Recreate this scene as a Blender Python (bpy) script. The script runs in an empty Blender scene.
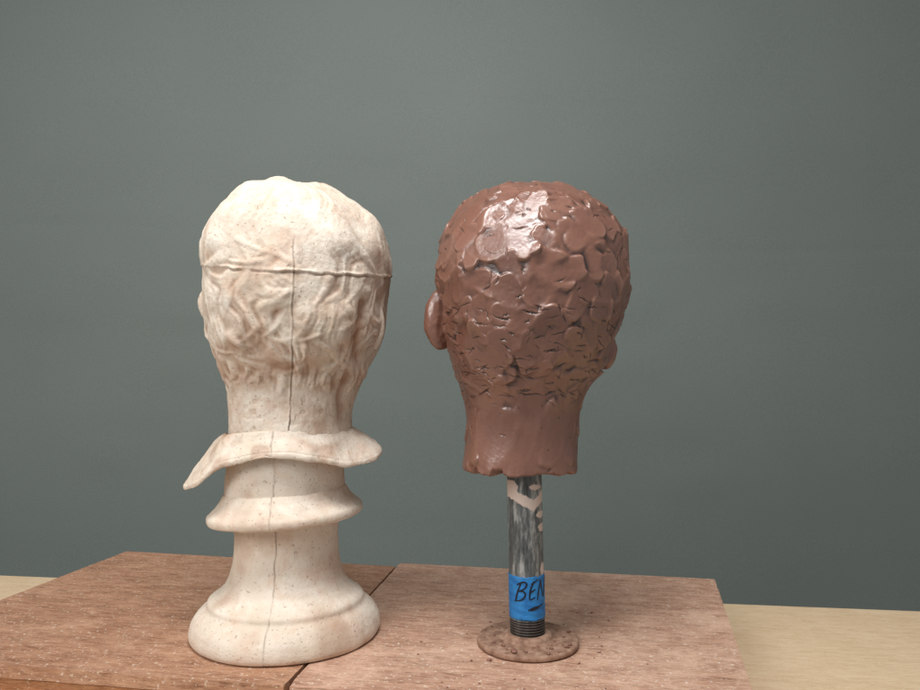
import bpy, bmesh, math, numpy as np
from mathutils import Matrix, Vector
rng = np.random.default_rng(23)
scene = bpy.context.scene
scene.view_settings.view_transform = 'Standard'
scene.view_settings.look = 'None'
scene.view_settings.exposure = 0
COL = scene.collection
def srgb(r, g, b):
    f = lambda c: ((c/255)/12.92 if c/255 <= .04045 else ((c/255+.055)/1.055)**2.4)
    return (f(r), f(g), f(b), 1)

# ---------------------------------------------------------------- noise
def _h(i, j, k, s):
    n = (i.astype(np.int64)*374761393 + j.astype(np.int64)*668265263 + k.astype(np.int64)*2147483647 + s*144665) & 0xffffffff
    n = ((n ^ (n >> 13))*1274126177) & 0xffffffff
    n = ((n ^ (n >> 16))*2246822519) & 0xffffffff
    return ((n ^ (n >> 15)) & 0xffffff)/float(0xffffff)*2-1
def vnoise(p, f, s=0):
    q = p*f + 100.37; i = np.floor(q); t = q-i; t = t*t*t*(t*(t*6-15)+10); i = i.astype(np.int64)
    r = 0
    for a in (0, 1):
        wa = t[..., 0] if a else 1-t[..., 0]
        for b in (0, 1):
            wb = t[..., 1] if b else 1-t[..., 1]
            for c in (0, 1):
                wc = t[..., 2] if c else 1-t[..., 2]
                r = r + wa*wb*wc*_h(i[..., 0]+a, i[..., 1]+b, i[..., 2]+c, s)
    return r
def fbm(p, f, o=3, s=0):
    r = 0; a = 1
    for n in range(o):
        r = r + a*vnoise(p, f*2.03**n, s+n*17); a *= .5
    return r
def sstep(e0, e1, x):
    t = np.clip((x-e0)/(e1-e0), 0, 1); return t*t*(3-2*t)

# ---------------------------------------------------------------- mesh helpers
def link(o, parent=None):
    COL.objects.link(o)
    if parent: o.parent = parent
    return o
def parent_world(p):
    v = Vector((0, 0, 0))
    while p: v = v+p.location; p = p.parent
    return v
def grid_mesh(name, P, mat, parent=None, cap0=False, cap1=False, attrs=None, wrap=True, flip=False, origin=(0, 0, 0)):
    R, C = P.shape[:2]
    idx = np.arange(R*C).reshape(R, C)
    if wrap:
        a = idx[:-1]; b = np.roll(idx, -1, 1)[:-1]; c = np.roll(idx, -1, 1)[1:]; d = idx[1:]
    else:
        a = idx[:-1, :-1]; b = idx[:-1, 1:]; c = idx[1:, 1:]; d = idx[1:, :-1]
    F = np.stack([a, d, c, b] if not flip else [a, b, c, d], -1).reshape(-1, 4)
    nq = len(F); loops = F.reshape(-1); starts = np.arange(nq)*4; tot = np.full(nq, 4)
    ex = []
    if cap0: ex.append(idx[0] if not flip else idx[0][::-1])
    if cap1: ex.append(idx[-1][::-1] if not flip else idx[-1])
    for e in ex:
        starts = np.append(starts, len(loops)); tot = np.append(tot, len(e)); loops = np.append(loops, e)
    me = bpy.data.meshes.new(name)
    me.vertices.add(R*C); me.vertices.foreach_set('co', (P.reshape(-1, 3)-np.array(origin)).astype(np.float32).ravel())
    me.loops.add(len(loops)); me.loops.foreach_set('vertex_index', loops.astype(np.int32))
    me.polygons.add(len(starts)); me.polygons.foreach_set('loop_start', starts.astype(np.int32))
    me.polygons.foreach_set('loop_total', tot.astype(np.int32))
    me.update(calc_edges=True); me.validate()
    me.polygons.foreach_set('use_smooth', np.ones(len(me.polygons), dtype=bool))
    for k, v in (attrs or {}).items():
        at = me.attributes.new(k, 'FLOAT', 'POINT'); at.data.foreach_set('value', v.reshape(-1).astype(np.float32))
    me.materials.append(mat)
    o = bpy.data.objects.new(name, me); link(o, parent)
    o.location = origin
    if parent: o.location = Vector(origin)-parent_world(parent)
    return o
def normals(P):
    du = np.roll(P, -1, 1)-np.roll(P, 1, 1)
    dv = np.gradient(P, axis=0)
    n = np.cross(dv, du); n /= (np.linalg.norm(n, axis=-1, keepdims=True)+1e-12)
    c = P.reshape(-1, 3).mean(0)
    s = np.sign(((P-c)*n).sum(-1).mean())
    return n*s
def blur(h, k):
    for _ in range(2):
        a = h.copy()
        for i in range(1, k+1):
            a += np.roll(h, i, 1)+np.roll(h, -i, 1)
        h = a/(2*k+1)
        p = np.pad(h, ((k, k), (0, 0)), mode='edge'); cs = np.cumsum(np.vstack([np.zeros((1, h.shape[1])), p]), 0)
        h = (cs[2*k+1:]-cs[:-(2*k+1)])/(2*k+1)
    return h

# ---------------------------------------------------------------- materials
def newmat(name):
    m = bpy.data.materials.new(name); m.use_nodes = True
    nt = m.node_tree; nt.nodes.clear()
    out = nt.nodes.new('ShaderNodeOutputMaterial'); b = nt.nodes.new('ShaderNodeBsdfPrincipled')
    nt.links.new(b.outputs[0], out.inputs[0])
    return m, nt, b
class NB:
    def __init__(s, nt): s.nt = nt
    def n(s, t, **k):
        x = s.nt.nodes.new(t)
        for a, v in k.items(): setattr(x, a, v)
        return x
    def l(s, a, b): s.nt.links.new(a, b)
    def coord(s, scale=(1, 1, 1), rot=(0, 0, 0), loc=(0, 0, 0)):
        t = s.n('ShaderNodeTexCoord'); m = s.n('ShaderNodeMapping')
        m.inputs['Scale'].default_value = scale; m.inputs['Rotation'].default_value = rot; m.inputs['Location'].default_value = loc
        s.l(t.outputs['Object'], m.inputs[0]); return m.outputs[0]
    def noise(s, co, sc, det=4, rough=.55, dist=0):
        x = s.n('ShaderNodeTexNoise'); x.inputs['Scale'].default_value = sc; x.inputs['Detail'].default_value = det
        x.inputs['Roughness'].default_value = rough; x.inputs['Distortion'].default_value = dist
        s.l(co, x.inputs['Vector']); return x.outputs['Fac']
    def ramp(s, f, stops):
        r = s.n('ShaderNodeValToRGB'); e = r.color_ramp.elements
        e[0].position, e[0].color = stops[0]; e[1].position, e[1].color = stops[-1]
        for p, c in stops[1:-1]:
            q = e.new(p); q.color = c
        s.l(f, r.inputs[0]); return r.outputs[0]
    def mix(s, f, a, b, mode='MIX'):
        x = s.n('ShaderNodeMix', data_type='RGBA', blend_type=mode)
        for v, i in ((f, 0), (a, 6), (b, 7)):
            if isinstance(v, (int, float, tuple)): x.inputs[i].default_value = v
            else: s.l(v, x.inputs[i])
        return x.outputs[2]
    def math(s, op, a, b=0.0):
        x = s.n('ShaderNodeMath', operation=op)
        for v, i in ((a, 0), (b, 1)):
            if isinstance(v, (int, float)): x.inputs[i].default_value = v
            else: s.l(v, x.inputs[i])
        return x.outputs[0]
    def attr(s, name):
        x = s.n('ShaderNodeAttribute'); x.attribute_name = name; return x.outputs['Fac']
    def bump(s, bs, h, st, dist, prev=None):
        x = s.n('ShaderNodeBump'); x.inputs['Strength'].default_value = st; x.inputs['Distance'].default_value = dist
        s.l(h, x.inputs['Height'])
        if prev: s.l(prev, x.inputs['Normal'])
        s.l(x.outputs[0], bs.inputs['Normal']); return x.outputs[0]
g = lambda v: (v, v, v, 1)

# clay
M_clay, nt, b = newmat('oil_clay'); N = NB(nt); co = N.coord()
base = N.ramp(N.noise(co, 22, 4), [(.3, srgb(112, 73, 59)), (.7, srgb(130, 88, 72))])
base = N.mix(N.math('MULTIPLY', N.attr('cav'), .95), base, srgb(38, 21, 17))  # occlusion shade painted into the clay's cracks and hollows
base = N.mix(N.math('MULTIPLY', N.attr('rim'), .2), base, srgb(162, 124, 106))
N.l(base, b.inputs['Base Color'])
N.l(N.ramp(N.noise(co, 50, 3), [(.3, g(.27)), (.7, g(.42))]), b.inputs['Roughness'])
b.inputs['Specular IOR Level'].default_value = .95
p1 = N.bump(b, N.noise(co, 230, 4, .65), .16, .001)
N.bump(b, N.noise(N.coord(scale=(1, 1, .15)), 900, 2), .12, .0004, p1)

# plaster
M_pl, nt, b = newmat('aged_plaster'); N = NB(nt); co = N.coord()
base = N.ramp(N.noise(co, 14, 4, .6), [(.3, srgb(210, 194, 174)), (.5, srgb(225, 212, 196)), (.7, srgb(233, 225, 212))])
st = N.ramp(N.noise(co, 30, 5, .65, .4), [(.46, g(0)), (.68, g(1))])
base = N.mix(N.math('MULTIPLY', st, .55), base, srgb(208, 172, 146))
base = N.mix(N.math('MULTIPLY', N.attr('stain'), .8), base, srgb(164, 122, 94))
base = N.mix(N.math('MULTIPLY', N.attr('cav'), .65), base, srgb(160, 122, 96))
base = N.mix(N.attr('seam'), base, srgb(122, 106, 92))
sp = N.ramp(N.noise(co, 360, 2), [(.64, g(0)), (.71, g(1))])
base = N.mix(N.math('MULTIPLY', sp, .5), base, srgb(150, 116, 90))
N.l(base, b.inputs['Base Color']); b.inputs['Roughness'].default_value = .6
b.inputs['Specular IOR Level'].default_value = .3
p1 = N.bump(b, N.noise(co, 150, 5, .68), .7, .0014)
N.bump(b, N.math('MULTIPLY', sp, -1), .5, .0006, p1)

# ---------------------------------------------------------------- head builder
def head_grid(s, cy, pts, C, ds, nb=2.15, fixl=0, fixr=0):
    """pts rows: (height, left x, right x, back depth mm, front depth mm)"""
    A = np.array(pts, float); yt = A[0, 0]
    A[:, 1] += fixl*(A[:, 3]/100)**2; A[:, 2] += fixr*(A[:, 3]/100)**2
    qa = np.sqrt(A[:, 0]-yt); q = np.linspace(0, qa[-1], 3000)
    out = []
    for k in range(1, 5):
        v = np.interp(q, qa, A[:, k]); w = 90
        v = np.pad(v, w, mode='reflect', reflect_type='odd')
        for _ in range(2): v = np.convolve(v, np.ones(w//2*2+1)/(w//2*2+1), 'same')
        out.append(v[w:-w])
    L, Rr, B, Fv = out; y = yt+q*q
    XL = (L-460)*s; XR = (Rr-460)*s; Z = .27+(370-y)*s; B = B*.001; Fv = Fv*.001
    arc = np.cumsum(np.r_[0, np.sqrt(np.diff((XR-XL)/2)**2+np.diff(Z)**2+.3*np.diff(B)**2)])
    rows = int(arc[-1]/ds); t = np.linspace(arc[0]+ds*.5, arc[-1], rows)
    I = lambda v: np.interp(t, arc, v)
    XL, XR, Z, B, Fv = map(I, (XL, XR, Z, B, Fv))
    th = np.linspace(0, 2*np.pi, C, endpoint=False)
    cx = (XL+XR)/2; hw = (XR-XL)/2
    ct, sn = np.cos(th), np.sin(th)
    e = 2/nb
    ux = np.sign(ct)*np.abs(ct)**e; uy = np.sign(sn)*np.abs(sn)**e
    P = np.zeros((rows, C, 3))
    P[..., 0] = cx[:, None]+hw[:, None]*ux
    dep = np.where(uy[None, :] < 0, B[:, None], Fv[:, None])
    P[..., 1] = cy+dep*uy[None, :]
    P[..., 2] = Z[:, None]
    return P
def face(P, s, cx, cy, ang, zeye):
    f = np.array([-math.sin(ang), math.cos(ang)]); r = np.array([f[1], -f[0]])
    dx = P[..., 0]-cx; dy = P[..., 1]-cy
    fr = dx*f[0]+dy*f[1]; sd = dx*r[0]+dy*r[1]; z = P[..., 2]-zeye
    w = sstep(.03, .07, fr)
    G = lambda s0, z0, a, b_: np.exp(-((sd-s0)/a)**2-((z-z0)/b_)**2)
    d = np.zeros(P.shape[:2])
    zz = np.clip((.004-z)/.046, 0, 1)
    d += .024*zz*np.exp(-(sd/(.006+.008*zz))**2)*sstep(-.052, -.044, z)*sstep(.01, -.005, z)
    d += .006*G(.03, .016, .026, .008)+.006*G(-.03, .016, .026, .008)
    d -= .009*G(.032, 0, .016, .011)+.009*G(-.032, 0, .016, .011)
    d += .006*G(.032, 0, .011, .007)+.006*G(-.032, 0, .011, .007)
    d += .005*G(0, -.063, .022, .006)+.005*G(0, -.076, .018, .006)-.004*G(0, -.069, .024, .0025)
    d += .008*G(0, -.098, .02, .014)-.004*G(0, -.086, .02, .006)
    d -= .006*G(.045, -.055, .018, .025)+.006*G(-.045, -.055, .018, .025)
    P[..., 0] += d*w*f[0]; P[..., 1] += d*w*f[1]
def loc(P, N_, r, c, ang, reach, ds):
    k = int(reach/ds*1.25)+2
    r0, r1 = max(0, r-k), min(P.shape[0], r+k+1)
    d = P[r0:r1]-P[r, c]
    n = N_[r, c]
    dn = P[min(r+1, P.shape[0]-1), c]-P[max(r-1, 0), c]; dn = dn-n*dn.dot(n); dn /= np.linalg.norm(dn)+1e-9
    u = np.cross(n, dn)
    a_ = dn*math.cos(ang)+u*math.sin(ang); b_ = np.cross(n, a_)
    ok = ((N_[r0:r1] @ n) > .15) & ((d*d).sum(-1) < reach*reach*1.6)
    rr, cc = np.nonzero(ok); dd = d[rr, cc]
    return rr+r0, cc, dd@a_, dd@b_, (dd*dd).sum(-1)

# ---------------------------------------------------------------- CLAY SCULPTURE
sc = .0009875; CYC = .711
DS = .00075
pts = [(184, 531, 531, 0, 0), (186, 507, 554, 20, 20), (189.5, 494, 568, 34, 36), (197, 477, 586, 50, 54), (208, 461, 602, 66, 70), (222, 448, 614, 80, 82),
       (238, 440, 624, 90, 90), (255, 436, 629, 96, 96), (272, 435, 631, 99, 99), (290, 436, 630, 100, 100), (310, 438, 625, 98, 100),
       (330, 441, 619, 94, 99), (348, 445, 611.5, 87, 97), (362, 449.5, 604, 79, 95), (375, 454.5, 595.5, 70, 90), (387, 459.5, 588, 62.5, 80), (398, 463, 583.5, 58, 68),
       (412, 465, 580.5, 55, 60), (430, 465, 579, 53.5, 56), (442, 464.5, 578.5, 53, 54), (455, 464, 577.5, 53, 54), (467, 463.5, 577, 53, 54)]
P = head_grid(sc, CYC, pts, 820, DS, 2.1, 1, -4)
zc = lambda y: .27+(370-y)*sc
cxh = (533-460)*sc
face(P, sc, cxh, CYC, math.radians(16), zc(300))
edge = sstep(zc(445), zc(467), P[..., 2])
pe = P*np.array([1, 1, 0])
P[..., 2] += edge*(.0020*vnoise(pe, 90, 3)+.0014*vnoise(pe, 260, 5)+.006*sstep(.35, .6, vnoise(pe, 75, 15))*(P[..., 0] < cxh-.03))
Nn = normals(P)
hair = sstep(zc(402), zc(382), P[..., 2]+.009*vnoise(P, 45, 9)) * sstep(.075, .045, P[..., 1]-CYC)
hair = np.maximum(hair, sstep(zc(262), zc(248), P[..., 2]+.006*vnoise(P, 45, 9)))
h = .0028*fbm(P, 26, 2, 1)*(.35+.65*hair)+hair*.0008
h += .0012*hair*fbm(P, 62, 2, 2)
R_, C_ = h.shape
circ = np.linalg.norm(np.roll(P, -1, 1)-P, axis=-1).sum(1)
prob = circ/circ.sum()
U = rng.uniform
def pick():
    return rng.choice(R_, p=prob), rng.integers(C_)
def slab(r, c, ang, La, Lb, soft, wedge, flat, stri=.00004, keep=0.0, lift=0.0):
    """press a flat, slightly tilted facet into the clay: plane fitted to what is there"""
    rr, cc, a, b_, d2 = loc(P, Nn, r, c, ang, max(La, Lb)*1.2, DS)
    pw = rng.choice([2.4, 3.2, 5]); bend = U(-.12, .12)
    bb = b_/Lb+bend*(a/La)**2; aa = a/La
    rad = (np.abs(aa)**pw+np.abs(bb)**pw)**(1/pw)
    v = U(-1, 1, 9)
    rad = rad+.12*np.interp(np.arctan2(bb, aa), np.linspace(-np.pi, np.pi, 10), np.r_[v, v[0]])
    sel = rad < 1
    if sel.sum() < 12: return
    hv = h[rr, cc]; cur = d2/.2*flat
    X = np.stack([np.ones(sel.sum()), aa[sel], bb[sel]], -1)
    co_, *_ = np.linalg.lstsq(X, (hv-cur)[sel], rcond=None)
    co_[1:] = np.clip(co_[1:], -.0026, .0026)
    tgt = co_[0]+co_[1]*aa+co_[2]*bb+cur+lift+wedge*(aa+.25)
    tgt = tgt+stri*np.sin(bb*U(5, 12)+U(0, 6))
    tgt = tgt*(1-keep)+hv*keep
    sf = np.clip(soft*(1.15-.95*np.clip(aa*np.sign(wedge+1e-9), -1, 1)), .08, .8)
    m = 1-sstep(1-sf, 1.02, rad)
    h[rr, cc] = hv*(1-m)+tgt*m
for i in range(380):
    r, c = pick()
    if hair[r, c] < .4: continue
    slab(r, c, U(0, 3.14), U(.015, .026), U(.010, .016), .35, U(-.0013, .0013), 1.0)
for i in range(270):
    r, c = pick()
    if hair[r, c] > .35: slab(r, c, rng.normal(.5, .9), U(.012, .023), U(.0080, .0125), U(.2, .5), U(-.0013, .0013), 1.0, keep=.02)
    else: slab(r, c, rng.normal(0, .3), U(.014, .036), U(.008, .015), .6, U(-.0002, .0002), .6, .00002)
for i in range(70):
    r, c = pick()
    if hair[r, c] > .4: slab(r, c, U(0, 3.14), U(.007, .012), U(.005, .007), .25, U(-.0009, .0009), .9)
for i in range(220):
    r, c = pick()
    if hair[r, c] < .3: slab(r, c, rng.normal(0, .3), U(.014, .036), U(.008, .015), .6, U(-.0002, .0002), .6, .00002)
def groove(r, c, ang, Ln, w, dp, lip=0.0):
    rr, cc, a, b_, d2 = loc(P, Nn, r, c, ang, Ln*1.1, DS)
    k1, k2 = U(-.2, .2), U(.0001, .0006)
    off = b_+k1*a*a/Ln+k2*np.sin(a/Ln*U(4, 9)+U(0, 6))
    tp = np.clip(1-np.abs(a/Ln), 0, 1)**.6
    h[rr, cc] -= dp*tp*np.exp(-(off/(w*(.4+.6*tp)+1e-5))**2)
zrow = P[:, 0, 2]
rband = np.nonzero((zrow < zc(310)) & (zrow > zc(396)))[0]
for i in range(280):
    r = rng.choice(rband); c = rng.integers(C_)
    if hair[r, c] < .2: continue
    groove(r, c, math.pi/2+rng.normal(0, .3), U(.003, .011), U(.0004, .0006), U(.0010, .0022))
for i in range(260):
    r, c = pick()
    if hair[r, c] < .3 or circ[r] < .15: continue
    groove(r, c, U(0, 3.14), U(.002, .008), U(.0004, .0006), U(.0009, .0018))
for i in range(30):
    r = rng.choice(np.nonzero((zrow < zc(376)) & (zrow > zc(402)))[0]); c = rng.integers(C_)
    groove(r, c, math.pi/2+rng.normal(0, .4), U(.004, .012), U(.0004, .0008), U(.0005, .0013))
for i in range(40):
    r = rng.choice(np.nonzero(zrow < zc(400))[0]); c = rng.integers(C_)
    groove(r, c, U(0, 3), U(.0010, .0028), .0007, .0009)
h += .00008*fbm(P, 420, 2, 30)
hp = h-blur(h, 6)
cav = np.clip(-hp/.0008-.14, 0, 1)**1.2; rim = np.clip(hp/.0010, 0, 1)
P2 = P+Nn*h[..., None]
last = P2[-1]; cen = last.mean(0); caps = []
for k, f_ in enumerate([.985, .93, .8, .6, .4, .2, .04]):
    q_ = cen+(last-cen)*f_; q_[:, 2] = last[:, 2]*f_+cen[2]*(1-f_)-[.0012, .002, .0022, .002, .002, .002, .002][k]; caps.append(q_)
P2 = np.concatenate([P2, np.array(caps)]); zz = np.zeros((len(caps), C_))
clay = bpy.data.objects.new('clay_sculpture', None); link(clay); clay.location = (.067, .711, 0)
clay['label'] = 'reddish brown clay head, unfinished, on a steel pipe stand'; clay['category'] = 'sculpture'
clay.empty_display_size = .05
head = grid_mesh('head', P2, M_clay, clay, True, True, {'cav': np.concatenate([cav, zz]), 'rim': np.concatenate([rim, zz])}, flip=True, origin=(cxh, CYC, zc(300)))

def ear(name, cen, ea, eo, up, ra, rb, th, mat, parent, rough=.0006, seed=1, stain=0, dish=.012, crease=1.0, nf=110):
    R, C = 90, 120
    ph = np.linspace(.02, math.pi-.02, R)[:, None]; t = np.linspace(0, 2*math.pi, C, endpoint=False)[None, :]
    rr = np.sin(ph)**.75; n = np.cos(ph)
    A = rr*np.cos(t); B = rr*np.sin(t)
    shape = 1+.14*B-.16*B*B
    a = A*shape*ra; bb = B*rb
    front = np.clip(n, 0, 1)
    nn = n*th*(.8+.2*A)
    nn = nn-front*dish*np.exp(-((A+.15)**2+(B-.05)**2)/.28)+front*.004*np.exp(-((A-.05)**2/.02+(B-.1)**2/.3))
    nn = nn+.003*A*A
    back = np.clip(-n, 0, 1)*crease
    nn = nn+back*.0022*np.exp(-((A-.35-.15*B*B)/.13)**2)*sstep(-.8, -.3, B)*sstep(.9, .5, B)
    ea, eo, up = [np.array(v, float)/np.linalg.norm(v) for v in (ea, eo, up)]
    Q = np.array(cen)+a[..., None]*ea+nn[..., None]*eo+bb[..., None]*up
    No = normals(Q); hh = rough*fbm(Q, nf, 3, seed)
    Q = Q+No*hh[..., None]
    z0 = np.zeros(Q.shape[:2])
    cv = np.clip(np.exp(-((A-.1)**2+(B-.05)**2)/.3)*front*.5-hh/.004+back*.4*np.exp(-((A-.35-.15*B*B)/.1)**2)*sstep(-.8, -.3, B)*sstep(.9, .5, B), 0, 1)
    return grid_mesh(name, Q, mat, parent, True, True, {'cav': cv, 'rim': z0, 'seam': z0, 'stain': z0+stain}, flip=True, origin=tuple(cen))
ear('ear', (-.0150, .702, zc(318)), (-.90, -.42, .0), (-.42, .90, 0), (.12, .0, 1), .0205, .0325, .0095, M_clay, head, .0009, 2, crease=.35, nf=90, dish=.008)
ear('ear', (.1405, .724, zc(347)), (.84, -.54, 0), (.54, .84, 0), (-.24, 0, 1), .0165, .0230, .0095, M_clay, head, .0010, 5, crease=0, nf=70, dish=.008)

def lathe(name, prof, cx, cy, C, mat, parent, noise=.0, nf=100, lean=(0, 0), origin=None, seamfn=None, attrs_fn=None, ds=.0012, sm=2):
    pr = np.array(prof, float)
    arc = np.r_[0, np.cumsum(np.hypot(np.diff(pr[:, 0]), np.diff(pr[:, 1])))]
    n = max(3, int(arc[-1]/ds)); t = np.linspace(0, arc[-1], n)
    r = np.interp(t, arc, pr[:, 0]); z = np.interp(t, arc, pr[:, 1])
    for _ in range(sm):
        r[1:-1] = (r[:-2]+2*r[1:-1]+r[2:])/4; z[1:-1] = (z[:-2]+2*z[1:-1]+z[2:])/4
    th = np.linspace(0, 2*np.pi, C, endpoint=False)
    Q = np.zeros((n, C, 3))
    Q[..., 0] = cx+r[:, None]*np.sin(th)+(lean[0]*z)[:, None]; Q[..., 1] = cy-r[:, None]*np.cos(th)+(lean[1]*z)[:, None]; Q[..., 2] = z[:, None]
    at = {}
    if noise or seamfn:
        No = normals(Q); hh = noise*fbm(Q, nf, 2, 4)
        sm_ = np.zeros(Q.shape[:2])
        if seamfn:
            ridge, sm_ = seamfn(Q); hh = hh+ridge
        cv = np.clip(-(hh-blur(hh, 5))/.0009, 0, 1)
        Q = Q+No*hh[..., None]*sstep(.0, .004, r)[:, None, None]
        at = {'cav': cv, 'seam': sm_, 'rim': np.zeros(Q.shape[:2]), 'stain': .6*np.clip(fbm(Q, 28, 3, 91)-.15, 0, 1)}
    if attrs_fn: at.update(attrs_fn(Q))
    return grid_mesh(name, Q, mat, parent, True, True, at, flip=True, origin=origin or (cx, cy, float(z.mean())))

M_pipe, nt, b = newmat('worn_steel_pipe'); N = NB(nt)
co = N.coord(scale=(1, 1, .22))
base = N.ramp(N.noise(co, 150, 5, .7), [(.34, srgb(60, 63, 64)), (.50, srgb(98, 102, 102)), (.64, srgb(168, 168, 164))])
sm = N.attr('smear'); nz = N.noise(N.coord(), 300, 4)
smk = N.ramp(N.math('ADD', sm, N.math('MULTIPLY', N.math('SUBTRACT', nz, .5), .7)), [(.42, g(0)), (.56, g(1))])
base = N.mix(smk, base, srgb(214, 196, 184))
base = N.mix(N.attr('dark'), base, srgb(64, 50, 42))
N.l(base, b.inputs['Base Color']); b.inputs['Roughness'].default_value = .5; b.inputs['Metallic'].default_value = .1
N.bump(b, N.math('ADD', N.noise(N.coord(), 300, 4), N.math('MULTIPLY', smk, .8)), .4, .0008)
PX, PY, PR = .067, .711, .0171
LEAN = -.022
zp = lambda y: .27-(y-370)*.00098
def pipe_attr(Q):
    x = (Q[..., 0]-PX-LEAN*Q[..., 2])/PR; z = Q[..., 2]; yy = 370+(.27-z)/.00098*.985
    back = Q[..., 1] > PY
    def blob(x0, y0, sx, sy): return np.exp(-((x-x0)/sx)**2-((yy-y0)/sy)**2)
    s_ = .95*np.exp(-((yy-(490+9*np.clip(x+.9, 0, 1.3)))/6.5)**2)*(x < .45)+np.exp(-((yy-(503-14*np.clip(x-.3, 0, 1)))/6)**2)*(x >= .45)
    s_ = s_+blob(.9, 524, .25, 4)+blob(.85, 511, .3, 3.5)+blob(.9, 565, .18, 6)*.9+blob(-.8, 482, .35, 5)+.3*blob(.9, 545, .12, 30)+.75*blob(.5, 484, .5, 4)
    d_ = sstep(.0275, .0255, z)
    s_ = np.where(back, .6*np.exp(-((yy-495)/6)**2), s_)*(1-d_)
    return {'smear': np.clip(s_, 0, 1), 'dark': np.clip(d_, 0, 1)*.85}
prof = [(PR-.0005, .006), (PR-.0003, .0110)]
for k in range(7):
    z0 = .0110+k*.0026; prof += [(PR+.0002, z0), (PR+.0002, z0+.0006), (PR-.0019, z0+.0015), (PR-.0019, z0+.0019)]
prof += [(PR, .0296), (PR, .176), (PR, .20)]
pipe = lathe('pipe', prof, PX, PY, 96, M_pipe, clay, lean=(LEAN, 0), attrs_fn=pipe_attr, ds=.0004, sm=1, origin=(PX, PY, .09))

M_tape, nt, b = newmat('blue_masking_tape'); N = NB(nt); co = N.coord()
base = N.ramp(N.noise(co, 70, 4), [(.3, srgb(16, 98, 166)), (.7, srgb(44, 136, 200))])
N.l(base, b.inputs['Base Color']); b.inputs['Roughness'].default_value = .55
w = N.noise(N.coord(scale=(1, 1, 3)), 420, 2)
N.bump(b, w, .45, .0008)
th = np.linspace(0, 2*np.pi*1.06, 150); zt = np.linspace(zp(619)+.002, zp(574), 40)
T = np.zeros((42, 150, 3))
zr = np.r_[zt[0], zt, zt[-1]]
jag = .0009*vnoise(np.stack([th*3, th*0, th*0], -1), 2.0, 5)
for i, z in enumerate(zr):
    rad = PR+.0005+.0003*(th/6.3)+(-.0006 if i in (0, 41) else 0)+.00014*np.sin(z*900+th*3)
    zz_ = z+jag*(1 if i > 20 else -1)*(abs(i-20.5)/20.5)
    a = th-2.2
    T[i, :, 0] = PX+LEAN*zz_+rad*np.sin(a); T[i, :, 1] = PY-rad*np.cos(a); T[i, :, 2] = zz_
tape = grid_mesh('tape', T, M_tape, pipe, wrap=False, flip=True, origin=(PX, PY, zp(598)))
M_ink, nt, b = newmat('black_marker'); b.inputs['Base Color'].default_value = srgb(14, 16, 30); b.inputs['Roughness'].default_value = .4
strokes = [
    [(516.5, 599.5), (519, 590), (523, 580)], [(518.5, 583), (525, 579), (529, 580.5), (526.5, 586), (520.5, 589)], [(520.5, 589), (525.5, 588.3), (527.3, 592.5), (522.8, 598), (515.2, 599)],
    [(535, 579), (531.3, 587), (530.1, 597.5), (536.2, 594.5)], [(532.3, 581.8), (539.5, 577.5)], [(530.9, 590), (536.6, 586.6)],
    [(538.5, 597.5), (540, 588), (543, 578)], [(542.6, 578.5), (544.2, 588), (546.5, 596)], [(546.5, 596), (549, 588), (552, 577)],
    [(529, 607.3), (535, 604.6), (542, 603.9), (547, 602.6)], [(531, 607.4), (540, 605.2)]]
V = []; Fc = []
for s_ in strokes:
    s_ = np.array(s_); arc = np.r_[0, np.cumsum(np.hypot(*np.diff(s_, axis=0).T))]; t = np.linspace(0, arc[-1], 16)
    X = np.interp(t, arc, s_[:, 0]); Y = np.interp(t, arc, s_[:, 1])+1
    for _ in range(2):
        X[1:-1] = (X[:-2]+2*X[1:-1]+X[2:])/4; Y[1:-1] = (Y[:-2]+2*Y[1:-1]+Y[2:])/4
    dx = np.gradient(X); dy = np.gradient(Y); l = np.hypot(dx, dy)
    b0 = len(V)
    for k in range(16):
        w_ = .80-.45*abs(k/15-.35)
        for sg in (-1, 1):
            xx = X[k]+sg*-dy[k]/l[k]*w_; yy = Y[k]+sg*dx[k]/l[k]*w_
            al = (xx-529.5)*.00098/PR; z = zp(yy)+.002; rad = PR+.00118
            V.append((LEAN*z+rad*math.sin(al)+PX, PY-rad*math.cos(al), z))
    for k in range(15):
        a = b0+2*k; Fc.append((a, a+1, a+3, a+2))
me = bpy.data.meshes.new('lettering'); orig = Vector((PX, PY, zp(590)))
me.from_pydata([Vector(v)-orig for v in V], [], Fc); me.materials.append(M_ink)
o = bpy.data.objects.new('lettering', me); link(o, pipe); o.location = orig-parent_world(pipe)
o['label'] = 'black handwritten marker letters BEN on blue tape'

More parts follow.
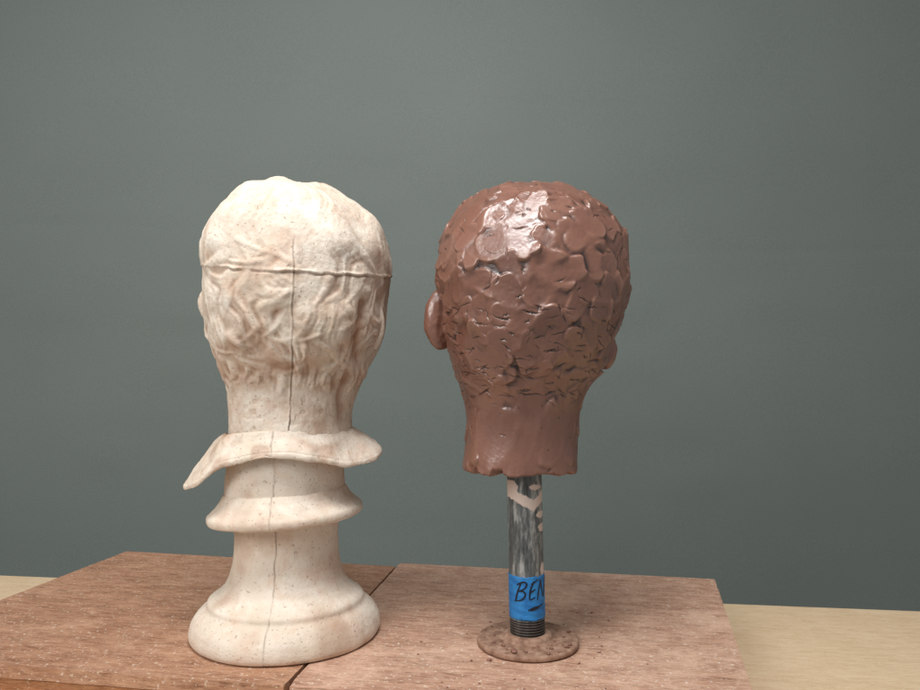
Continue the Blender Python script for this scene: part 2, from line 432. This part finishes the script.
M_fl, nt, b = newmat('clay_dusted_iron'); N = NB(nt); co = N.coord()
base = N.ramp(N.noise(co, 90, 5, .65), [(.3, srgb(104, 74, 58)), (.5, srgb(146, 112, 92)), (.72, srgb(176, 146, 126))])
N.l(base, b.inputs['Base Color']); b.inputs['Roughness'].default_value = .75
N.bump(b, N.noise(co, 260, 5, .65), .5, .0012)
flz = [(.0005, .0005), (.047, .0005), (.0498, .0012), (.0502, .0028), (.0500, .0052), (.0488, .0063), (.040, .0065), (.027, .0068), (.0245, .0076), (.0238, .0095), (.0222, .0112), (.0205, .0116), (.0168, .0116)]
fl = lathe('flange', flz, PX, PY, 160, M_fl, clay, noise=.00018, nf=110, ds=.0007, origin=(PX, PY, .006))
def screw(parent, x, y, z, r, mat):
    bm = bmesh.new(); bmesh.ops.create_cone(bm, cap_ends=True, segments=20, radius1=r, radius2=r*.75, depth=r*.5)
    me = bpy.data.meshes.new('screw')
    top = [f for f in bm.faces if f.normal.z > .9]
    bmesh.ops.inset_region(bm, faces=top, thickness=r*.25, depth=-r*.12)
    bmesh.ops.bevel(bm, geom=bm.edges[:], offset=r*.08, segments=2, affect='EDGES')
    bm.to_mesh(me); bm.free(); me.materials.append(mat)
    for p in me.polygons: p.use_smooth = True
    o = bpy.data.objects.new('screw', me); link(o, parent); o.location = Vector((x, y, z))-parent_world(parent); return o
for a in (55, 145, 235, 325):
    screw(fl, PX+.036*math.sin(math.radians(a)), PY-.036*math.cos(math.radians(a)), .0069, .0034, M_fl)

bm = bmesh.new()
for i in range(60):
    a = U(0, 2*math.pi); rad = U(.028, .047) if i < 26 else U(.053, .13)
    sz = U(.0005, .0016)*(1 if rng.random() < .85 else 1.8)*(.7 if i >= 26 else 1)
    x, y = PX+rad*math.sin(a), PY-rad*math.cos(a); z = (.0066 if i < 26 else 0)+sz*.45
    m = Matrix.Translation((x, y, z))@Matrix.Rotation(U(0, 6), 4, 'Z')@Matrix.Rotation(U(-.4, .4), 4, 'X')@Matrix.Diagonal((sz*U(1, 2.2), sz*U(.8, 1.3), sz*.7, 1))
    r0 = bmesh.ops.create_icosphere(bm, subdivisions=2, radius=1, matrix=m)
    for v in r0['verts']:
        v.co += Vector(U(-.18, .18, 3))*sz
me = bpy.data.meshes.new('clay_crumbs'); bm.to_mesh(me); bm.free()
M_cr, nt, b = newmat('clay_crumb'); N = NB(nt)
N.l(N.ramp(N.noise(N.coord(), 200, 3), [(.3, srgb(104, 66, 54)), (.7, srgb(150, 108, 92))]), b.inputs['Base Color']); b.inputs['Roughness'].default_value = .6
me.materials.append(M_cr)
o = bpy.data.objects.new('clay_crumbs', me); link(o); o['kind'] = 'stuff'; o['label'] = 'small brown clay crumbs on the stand base'; o['category'] = 'clay crumbs'

# ---------------------------------------------------------------- PLASTER BUST
sp_ = .001035; CYP = .745; PXC = -.179
zq = lambda y: .27+(370-y)*sp_
pl = bpy.data.objects.new('plaster_bust', None); link(pl); pl.location = (PXC, CYP, 0); pl.empty_display_size = .05
pl['label'] = 'cream plaster head with wavy hair on a round pedestal'; pl['category'] = 'sculpture'
pts = [(183, 290, 290, 0, 0), (184.5, 269, 308, 16, 16), (188, 255, 325, 34, 34), (195, 239, 344, 54, 52), (205, 226, 359, 70, 68), (217, 215, 371, 83, 82),
       (230, 207.5, 380, 92, 92), (246, 202.5, 386.5, 98, 99), (262, 200.5, 390, 101, 103), (278, 200, 390, 103, 104), (294, 200, 389, 102, 104), (310, 200.5, 386, 100, 103),
       (326, 202.5, 383, 96, 102), (338, 205.5, 380, 92, 101), (349, 210, 376, 86, 100), (360, 216, 371, 77, 99), (371, 222.5, 366, 67, 97), (382, 226.5, 361, 60, 93), (396, 227.5, 355, 60, 84), (412, 228, 351, 60, 70), (425, 229, 351, 61, 60), (440, 230, 352, 62, 60)]
DSP = .00085
P = head_grid(sp_, CYP, pts, 760, DSP, 2.15, 9, 0)
cxp = (299-460)*sp_
face(P, sp_, cxp, CYP, math.radians(-26), zq(295))
Nn = normals(P)
yy = 370-(P[..., 2]-.27)/sp_
TH = np.linspace(0, 2*np.pi, P.shape[1], endpoint=False)[None, :]+0*yy
lump = .0040*vnoise(P, 19, 61)+.0026*vnoise(P, 40, 62)
peak = .0026*np.exp(-(((P[..., 0]-(281-460)*sp_)/.014)**2+((P[..., 1]-CYP+.01)/.03)**2))*(yy < 215)
peak = peak-.0032*np.exp(-(((P[..., 0]-(304-460)*sp_)/.012)**2+((P[..., 1]-CYP+.01)/.04)**2))*(yy < 215)+.0022*np.exp(-(((P[..., 0]-(328-460)*sp_)/.012)**2+((P[..., 1]-CYP+.01)/.04)**2))*(yy < 215)
P = P+Nn*(lump*sstep(372, 350, yy)+peak)[..., None]
Nn = normals(P)
yp = 370-(P[..., 2]-.27)*720/P[..., 1]
R_, C_ = P.shape[:2]
circ = np.linalg.norm(np.roll(P, -1, 1)-P, axis=-1).sum(1); zrow = P[:, 0, 2]
fdir = np.array([math.sin(math.radians(26)), math.cos(math.radians(26))])
dxy = P[..., :2]-np.array([cxp, CYP]); fpart = (dxy@fdir)/(np.linalg.norm(dxy, axis=-1)+1e-9)
hairm = sstep(.45, .25, fpart)+sstep(262, 245, yy); hairm = np.clip(hairm, 0, 1)
nape = 388+9*vnoise(P*np.array([1, 1, 0]), 55, 71)+7*vnoise(P*np.array([1, 1, 0]), 150, 72)
hmask = sstep(nape+3, nape-9, yy)
hairm = hairm*hmask
zone = sstep(250, 335, yy)*(.6+.4*sstep(-.5, .4, vnoise(P, 24, 58)))
warp = 3.4*vnoise(P*np.array([1, 1, .8]), 22, 51)+1.8*vnoise(P, 46, 52)
swing = 2.8*np.sin(yy/12+3.8*vnoise(P, 17, 53)+2*np.sin(TH*3))
phi = 23*TH+warp*1.8+swing*(.5+.5*zone)
big = 1-np.abs(np.sin(phi/2))**1.1
fin = np.cos(phi*2.5+2.4*vnoise(P, 60, 54))
amp = .25+.75*sstep(-.5, .5, vnoise(P, 34, 55))
h = hairm*(zone*amp*(.0027*(big-.45)+.0008*fin)+(1-zone)*(.0013*(big-.45)+.0003*fin)*amp)
h += hairm*zone*.0015*vnoise(P*np.array([1, 1, 1.7]), 58, 56)+hairm*(1-zone)*.0014*vnoise(P, 45, 57)
h = h+.0012*hairm*zone
def lock(r, c, ang, Ln, w, ht, curl, strands, keep=.35):
    rr, cc, a, b_, d2 = loc(P, Nn, r, c, ang, Ln*1.25, DSP)
    t = a/Ln
    ctr = curl*(t+1)**2*.38*Ln+.14*Ln*np.sin(t*2.8)
    ww = w*np.clip(1-.7*sstep(-.1, 1.05, t), .14, 1)*sstep(-1.35, -.5, t)+1e-5
    x = (b_-ctr)/ww
    m = sstep(1.4, .6, np.abs(x))*sstep(-1.1, -.1, t)*sstep(1.1, .7, t)*hmask[rr, cc]
    pr_ = ht*(np.sqrt(np.clip(1-x*x*.8, 0, 1))-.4)+ht*.26*np.cos(x*math.pi*strands)
    cur = h[rr, cc]
    h[rr, cc] = cur*(1-m)+(cur*keep+pr_+.0009)*m-ht*.13*np.exp(-((np.abs(x)-1.1)/.2)**2)*sstep(-1, -.5, t)*sstep(1.1, .8, t)*hmask[rr, cc]
for y, Ln, ht, sp0 in [(385, .008, .0021, .013), (375, .009, .0027, .013), (364, .011, .0029, .015), (350, .013, .0028, .017), (334, .015, .0022, .022), (315, .018, .0015, .030), (292, .021, .0011, .036), (262, .022, .0009, .040)]:
    r = int(np.argmin(np.abs(zrow-zq(y)))); n = int(circ[r]/sp0)
    for j in rng.permutation(n):
        c = int((j+U(-.6, .6))/n*C_) % C_
        if fpart[r, c] > .3: continue
        side = 1 if P[r, c, 0] > cxp else -1
        sgn = side if rng.random() < .6 else -side
        lock(int(np.clip(r+rng.normal(0, 9), 0, R_-1)), c, rng.normal(0, .65)+sgn*.4, Ln*U(.6, 1.45), U(.0034, .0078), ht*U(.5, 1.15), -sgn*U(.5, 2.3), rng.integers(1, 4), .5)
h = blur(h, 1)
h *= (.7+.3*sstep(-.5, .3, vnoise(P, 30, 88)))
neck = sstep(390, 400, yy)
h += neck*(.0005*fbm(P, 60, 3, 3)-.0007*sstep(.25, .6, vnoise(P, 190, 4))*sstep(-.2, .4, vnoise(P, 40, 5)))
gx = (P[..., 1] < CYP+.03)*sstep(366, 384, yy)*sstep(432, 405, yy)
xg = (342-460)*sp_*.965+.006*sstep(400, 370, yy)
gv = gx*np.exp(-((P[..., 0]-xg)/.0035)**2)
h -= .0042*gv
ed = (P[..., 1] < CYP+.01)*sstep(296, 312, yy)*sstep(368, 350, yy)
ev = ed*np.exp(-((P[..., 0]-(366-460-.2*(yy-320))*sp_*.97)/.0032)**2)
h -= .0040*ev
def seam_fn(Q, amp=.00045, w=.0006):
    xs = PXC+.0008+.0012*vnoise(Q*np.array([0, 0, 1]), 70, 8)+.0006*vnoise(Q*np.array([0, 0, 1]), 300, 9)
    br = .2+.8*sstep(-.5, .35, vnoise(Q, 75, 12))
    k = (Q[..., 1] < CYP)*np.exp(-((Q[..., 0]-xs)/w)**2)*br
    k2 = (Q[..., 1] < CYP)*np.exp(-((Q[..., 0]-xs-.0009)/w)**2)*(.3+.7*sstep(-.6, .5, vnoise(Q, 120, 13)))
    return amp*k-.6*amp*k2, .7*k2
xs = (np.interp(yy, [180, 300, 350, 430], [293.5, 292, 292, 287.5])-460)*sp_
xs = xs*(P[..., 1]/CYP)+.0016*vnoise(P*np.array([0, 0, 1]), 60, 8)+.0006*vnoise(P*np.array([0, 0, 1]), 250, 9)
bk = (P[..., 1] < CYP)*sstep(244, 268, yy)
dxs = P[..., 0]-xs
h = h*(1-.5*bk*np.exp(-(dxs/.004)**2))
kv = bk*np.exp(-(dxs/.0008)**2)*(.4+.6*sstep(-.8, .2, vnoise(P, 70, 14))); kv2 = bk*np.exp(-((dxs-.0011)/.0007)**2)*(.45+.55*sstep(-.4, .5, vnoise(P, 80, 13)))
h += .0008*kv-.0008*kv2
line = np.interp(P[..., 0], [(210-460)*sp_, (290-460)*sp_, (388-460)*sp_], [265.5, 269, 275])+2.0*vnoise(P*np.array([1, 1, 0]), 30, 21)+1.6*vnoise(P*np.array([1, 1, 0]), 120, 22)
lw = 1+.45*vnoise(P, 140, 29)
kh = np.exp(-((yp-line)/1.3/lw)**2)*(.15+.85*sstep(-.8, .2, vnoise(P, 60, 24))); kh2 = np.exp(-((yp-line-2.3)/1.0)**2)*sstep(-.4, .5, vnoise(P, 90, 23))
h += .0014*kh-.0009*kh2+.0003*sstep(line+1, line-1, yp)+.0005*kh*vnoise(P, 350, 31)
h += .00015*fbm(P, 300, 2, 40)
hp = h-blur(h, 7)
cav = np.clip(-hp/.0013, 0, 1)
stain = .55*sstep(300, 350, yy)*sstep(400, 380, yy)*sstep(-.3, .6, vnoise(P, 45, 77))+.35*neck*sstep(0, .8, fbm(P, 45, 3, 78))+.45*gv+.6*ev
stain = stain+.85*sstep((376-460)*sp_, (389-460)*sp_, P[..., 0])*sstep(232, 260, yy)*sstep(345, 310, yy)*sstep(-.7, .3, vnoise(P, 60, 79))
stain = stain+.4*sstep(.1, .8, fbm(P, 38, 3, 80))
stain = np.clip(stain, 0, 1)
seam = np.clip(.75*kv2+.55*kh2, 0, 1)
P2 = P+Nn*h[..., None]
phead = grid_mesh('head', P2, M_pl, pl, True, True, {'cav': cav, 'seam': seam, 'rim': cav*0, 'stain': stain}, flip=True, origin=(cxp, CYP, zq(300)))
ear('ear', (-.2600, .757, zq(303)), (-.90, -.42, 0), (-.42, .90, 0), (.05, 0, 1), .0145, .021, .006, M_pl, phead, .0005, 2, .2)
ear('ear', (-.0890, .733, zq(322)), (.66, -.75, 0), (.75, .66, 0), (-.10, .05, 1), .0145, .029, .0065, M_pl, phead, .0005, 6, .15, crease=.7)

al = np.linspace(-math.pi, math.pi, 420, endpoint=False); ad = np.degrees(al)
def per(tab, k=6):
    t = np.array(tab, float); v = np.interp(ad, t[:, 0], t[:, 1], period=360)
    vv = np.concatenate([v[-k:], v, v[:k]])
    return np.convolve(vv, np.ones(2*k+1)/(2*k+1), 'same')[k:-k]
zrim = per([(-180, .19), (-130, .185), (-108, .166), (-92, .155), (-76, .1525), (-60, .157), (-48, .170), (-38, .180), (-15, .187), (0, .190), (20, .189), (36, .185), (50, .180), (62, .178), (74, .180), (84, .185), (95, .189), (110, .192), (150, .186)])
rrim = per([(-180, .080), (-120, .090), (-98, .098), (-80, .101), (-65, .095), (-45, .083), (-30, .076), (0, .072), (30, .075), (50, .083), (66, .091), (82, .100), (92, .099), (110, .088), (130, .084)])
zin = per([(-180, .212), (-90, .205), (-45, .209), (0, .2125), (45, .2135), (90, .211)], 13)
rrim = rrim+.0012*vnoise(np.stack([np.sin(al), np.cos(al), al*0], -1), 5, 3); zrim = zrim+.0010*vnoise(np.stack([np.sin(al), np.cos(al), al*0], -1), 6, 4)
secs = []
rin = .0605; TK = .0029
def S(f_, up):
    r = rin+(rrim-rin)*f_; z = zin+(zrim-zin)*(f_**1.1)
    return r, z+up
for f_ in np.linspace(0, .97, 26): secs.append(S(f_, TK*math.sin(min(1, f_*4)*math.pi/2)))
for a in np.linspace(15, 165, 8):
    r, z = S(1, 0); secs.append((r-.0016+.0020*math.sin(math.radians(a))**.6, z+TK*math.cos(math.radians(a))))
for f_ in np.linspace(.96, .05, 22): secs.append(S(f_, -TK-.004*(1-f_)))
secs.append((np.full_like(al, .052), zin-.012))
Q = np.zeros((len(secs), len(al), 3))
CXC = PXC-.0005
for i, (r, z) in enumerate(secs):
    Q[i, :, 0] = CXC+r*np.sin(al); Q[i, :, 1] = CYP-r*np.cos(al); Q[i, :, 2] = z
No = normals(Q)
rg, sm_ = seam_fn(Q, .0004); hh = .0013*fbm(Q, 50, 3, 6)+rg
Q = Q+No*hh[..., None]
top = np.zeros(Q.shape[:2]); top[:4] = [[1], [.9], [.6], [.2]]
stn = np.clip(.6*sstep(.0, .7, fbm(Q, 50, 2, 31)), 0, 1)
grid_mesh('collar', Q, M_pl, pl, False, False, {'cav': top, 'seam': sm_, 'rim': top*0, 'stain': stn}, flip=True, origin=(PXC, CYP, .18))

lathe('neck_core', [(.010, .215), (.056, .214), (.0575, .19), (.0590, .170), (.0602, .155), (.0604, .140), (.0600, .130), (.01, .128)], PXC-.001, CYP, 300, M_pl, pl, noise=.0008, nf=32, seamfn=seam_fn)
rg_ = lathe('ring', [(.050, .150), (.0605, .1485), (.0625, .1462), (.0655, .1405), (.0705, .1340), (.0750, .1302), (.0780, .1275), (.0788, .1250), (.0784, .1208), (.0752, .1192), (.066, .1192), (.050, .121)], PXC-.001, CYP, 360, M_pl, pl, noise=.0008, nf=38, seamfn=seam_fn, sm=1)
rg_.rotation_euler = (0, -.06, 0)
lathe('pedestal', [(.005, .135), (.050, .134), (.0535, .130), (.0525, .115), (.0522, .100), (.0528, .085), (.0545, .072), (.0575, .060), (.0622, .0510), (.0690, .0445), (.0755, .0405), (.0785, .0380), (.0792, .0358), (.0788, .0340), (.0800, .0322), (.0850, .0290), (.0900, .0240), (.0938, .0175), (.0958, .0100), (.0958, .0045), (.0935, .0008), (.085, .0004), (.005, .0004)],
      PXC, CYP, 420, M_pl, pl, noise=.0006, nf=30, seamfn=seam_fn, sm=3)

# ---------------------------------------------------------------- BOXES AND TABLE
def wood_mat(name, cols, scratch, light, rough=.6, wearamt=.5):
    m, nt, b = newmat(name); N = NB(nt)
    cu = N.coord(); co = N.coord(scale=(1, 6, 6))
    base = N.ramp(N.noise(co, 24, 6, .75, .5), [(.34, cols[0]), (.5, cols[1]), (.66, cols[2])])
    fine = N.ramp(N.noise(N.coord(scale=(1, 12, 12)), 60, 4, .7), [(.47, g(0)), (.58, g(1))])
    base = N.mix(N.math('MULTIPLY', fine, scratch), base, light)
    wear = N.ramp(N.noise(cu, 10, 8, .82, .2), [(.48, g(0)), (.62, g(1))])
    base = N.mix(N.math('MULTIPLY', wear, wearamt), base, light)
    dk = N.ramp(N.noise(N.coord(scale=(1, 9, 9)), 80, 4, .7), [(.56, g(0)), (.66, g(1))])
    base = N.mix(N.math('MULTIPLY', dk, .5), base, cols[3])
    spk = N.ramp(N.noise(cu, 280, 3, .6), [(.61, g(0)), (.67, g(1))])
    base = N.mix(N.math('MULTIPLY', spk, .6), base, cols[4])
    N.l(base, b.inputs['Base Color']); b.inputs['Roughness'].default_value = rough
    b.inputs['Specular IOR Level'].default_value = .3
    p = N.bump(b, N.noise(co, 50, 5, .7), .5, .0012)
    N.bump(b, N.noise(cu, 350, 3, .7), .3, .0006, p)
    return m
M_b1 = wood_mat('worn_red_brown_plywood', [srgb(126, 86, 63), srgb(158, 114, 88), srgb(184, 140, 111), srgb(84, 56, 41), srgb(224, 208, 190)], .36, srgb(202, 162, 134), wearamt=.45)
M_b2 = wood_mat('worn_pink_brown_plywood', [srgb(140, 101, 80), srgb(172, 131, 109), srgb(198, 158, 134), srgb(92, 66, 52), srgb(232, 218, 204)], .42, srgb(218, 184, 160), wearamt=.6)
M_side = wood_mat('plywood_side', [srgb(118, 74, 50), srgb(150, 100, 68), srgb(176, 124, 88), srgb(80, 48, 32), srgb(190, 160, 130)], .4, srgb(186, 138, 100))
M_ply = wood_mat('pale_birch_plywood', [srgb(206, 178, 140), srgb(218, 190, 154), srgb(226, 202, 168), srgb(194, 164, 126), srgb(234, 220, 198)], .3, srgb(232, 208, 176), .55)
def prism(name, corners, z1, z0, rot, mat, parent=None, bev=.0015, origin=None, seed=0, rag=0):
    c = np.array(corners, float); o_ = Vector(origin) if origin is not None else Vector((c[:, 0].mean(), c[:, 1].mean(), z0))
    pts_ = []
    for i in range(4):
        a, b_ = c[i], c[(i+1) % 4]; n = 60 if rag else 1
        for k in range(n): pts_.append(a+(b_-a)*k/n)
    pts_ = np.array(pts_)
    if rag:
        nn = np.clip(vnoise(np.c_[pts_, np.zeros(len(pts_))], 90, seed), 0, 1)**2
        d = pts_-c.mean(0); pts_ = pts_-d/np.linalg.norm(d, axis=1, keepdims=True)*(rag*nn)[:, None]
    bm = bmesh.new(); Ri = Matrix.Rotation(-rot, 3, 'Z')
    n = len(pts_)
    vt = [bm.verts.new(Ri@(Vector((p[0], p[1], z1))-o_)) for p in pts_]; vb = [bm.verts.new(Ri@(Vector((p[0], p[1], z0))-o_)) for p in pts_]
    ar = sum(pts_[i][0]*pts_[(i+1) % n][1]-pts_[(i+1) % n][0]*pts_[i][1] for i in range(n))
    ft = bm.faces.new(vt if ar > 0 else vt[::-1]); fb = bm.faces.new(vb[::-1] if ar > 0 else vb)
    for i in range(n):
        j = (i+1) % n; f = [vt[i], vb[i], vb[j], vt[j]]; bm.faces.new(f if ar > 0 else f[::-1])
    bmesh.ops.bevel(bm, geom=list(ft.edges), offset=bev, segments=2, affect='EDGES')
    me = bpy.data.meshes.new(name); bm.to_mesh(me); bm.free(); me.materials.append(mat)
    o = bpy.data.objects.new(name, me); link(o, parent)
    if parent: o.location = (0, 0, 0)
    else: o.location = o_; o.rotation_euler = (0, 0, rot)
    return o
def box(corners, mat, label, seed):
    c = np.array(corners); o_ = Vector((c[:, 0].mean(), c[:, 1].mean(), -.06)); rot = math.radians(-10)
    e = bpy.data.objects.new('wooden_box', None); link(e); e.location = o_; e.rotation_euler = (0, 0, rot); e.empty_display_size = .05
    e['label'] = label; e['category'] = 'wooden box'
    prism('top_panel', corners, 0, -.012, rot, mat, e, .0008, o_, seed, .0028)
    ins = c.mean(0)+(c-c.mean(0))*.988
    prism('body', ins, -.0125, -.06, rot, M_side, e, .0008, o_)
    return e
b1 = box([(-.497, 1.073), (-.089, .990), (-.1505, .615), (-.57, .684)], M_b1, 'low reddish brown plywood box under the plaster bust', 3)
b2 = box([(-.084, 1.007), (.329, .930), (.235, .560), (-.1465, .6145)], M_b2, 'low worn pinkish brown plywood box under the clay head', 5)
t = prism('plywood_table', [(-1.1, 1.203), (1.2, .914), (1.2, .50), (-1.1, .50)], -.0602, -.078, math.radians(-7), M_ply, None, .001)
t['label'] = 'pale plywood tabletop carrying the two wooden boxes'; t['category'] = 'table'

# ---------------------------------------------------------------- BACKDROP
M_bd, nt, b = newmat('grey_green_paper'); N = NB(nt); co = N.coord()
base = N.ramp(N.noise(co, 2.5, 2), [(.3, srgb(97, 105, 101)), (.7, srgb(101, 109, 105))])
sp = N.noise(co, 420, 2)
base = N.mix(N.ramp(sp, [(.3, g(0)), (.7, g(.18))]), base, srgb(140, 148, 144))
N.l(base, b.inputs['Base Color']); b.inputs['Roughness'].default_value = .6; b.inputs['Specular IOR Level'].default_value = .4
N.bump(b, N.noise(co, 380, 2), .4, .0008)
xs_ = np.linspace(-2.6, 2.6, 260); zs_ = np.linspace(2.2, -1.0, 420)
X, Z = np.meshgrid(xs_, zs_)
zz = Z+.03*np.sin(X*1.3)+.012*np.sin(X*3.1+1)
q = np.stack([X*.45, Z*0, zz], -1)
Yb = 1.62+.0034*vnoise(q, 6, 3)+.0012*vnoise(q, 15, 4)
for zc_, a_, w_ in ((.89, .0008, .011), (.56, .0015, .013)):
    Yb += a_*np.exp(-((zz-zc_)/w_)**2)*(.5+.5*np.sin(X*2+zc_*9))
Pb = np.stack([X, Yb, Z], -1)
o = grid_mesh('backdrop', Pb, M_bd, None, wrap=False, flip=False); o['kind'] = 'structure'
o['label'] = 'grey green seamless paper backdrop with faint ripples'; o['category'] = 'backdrop'

# ---------------------------------------------------------------- LIGHT
def area(name, loc_, tgt, sx, sy, e, col):
    l = bpy.data.lights.new(name, 'AREA'); l.shape = 'RECTANGLE'; l.size = sx; l.size_y = sy; l.energy = e; l.color = col
    o = bpy.data.objects.new(name, l); COL.objects.link(o); o.location = loc_
    o.rotation_euler = (Vector(tgt)-Vector(loc_)).to_track_quat('-Z', 'Y').to_euler(); return o
area('ceiling_lamp', (-.08, .22, 1.42), (-.02, .74, .25), .6, .40, 17, (1, .99, .98))
area('front_fill_light', (-1.2, -.6, 1.15), (0, .9, .35), .9, .9, 21, (1, .99, .97))  # unseen area lamp, soft fill from the front left
w = bpy.data.worlds.new('World'); scene.world = w; w.use_nodes = True
w.node_tree.nodes['Background'].inputs[0].default_value = (1, .99, .97, 1); w.node_tree.nodes['Background'].inputs[1].default_value = .34

cam = bpy.data.cameras.new('camera'); cam.sensor_width = 36; cam.lens = 720/920*36; cam.shift_y = 25/920; cam.clip_start = .01; cam.clip_end = 50
co_ = bpy.data.objects.new('camera', cam); COL.objects.link(co_); co_.location = (0, 0, .27); co_.rotation_euler = (math.pi/2, 0, 0)
scene.camera = co_
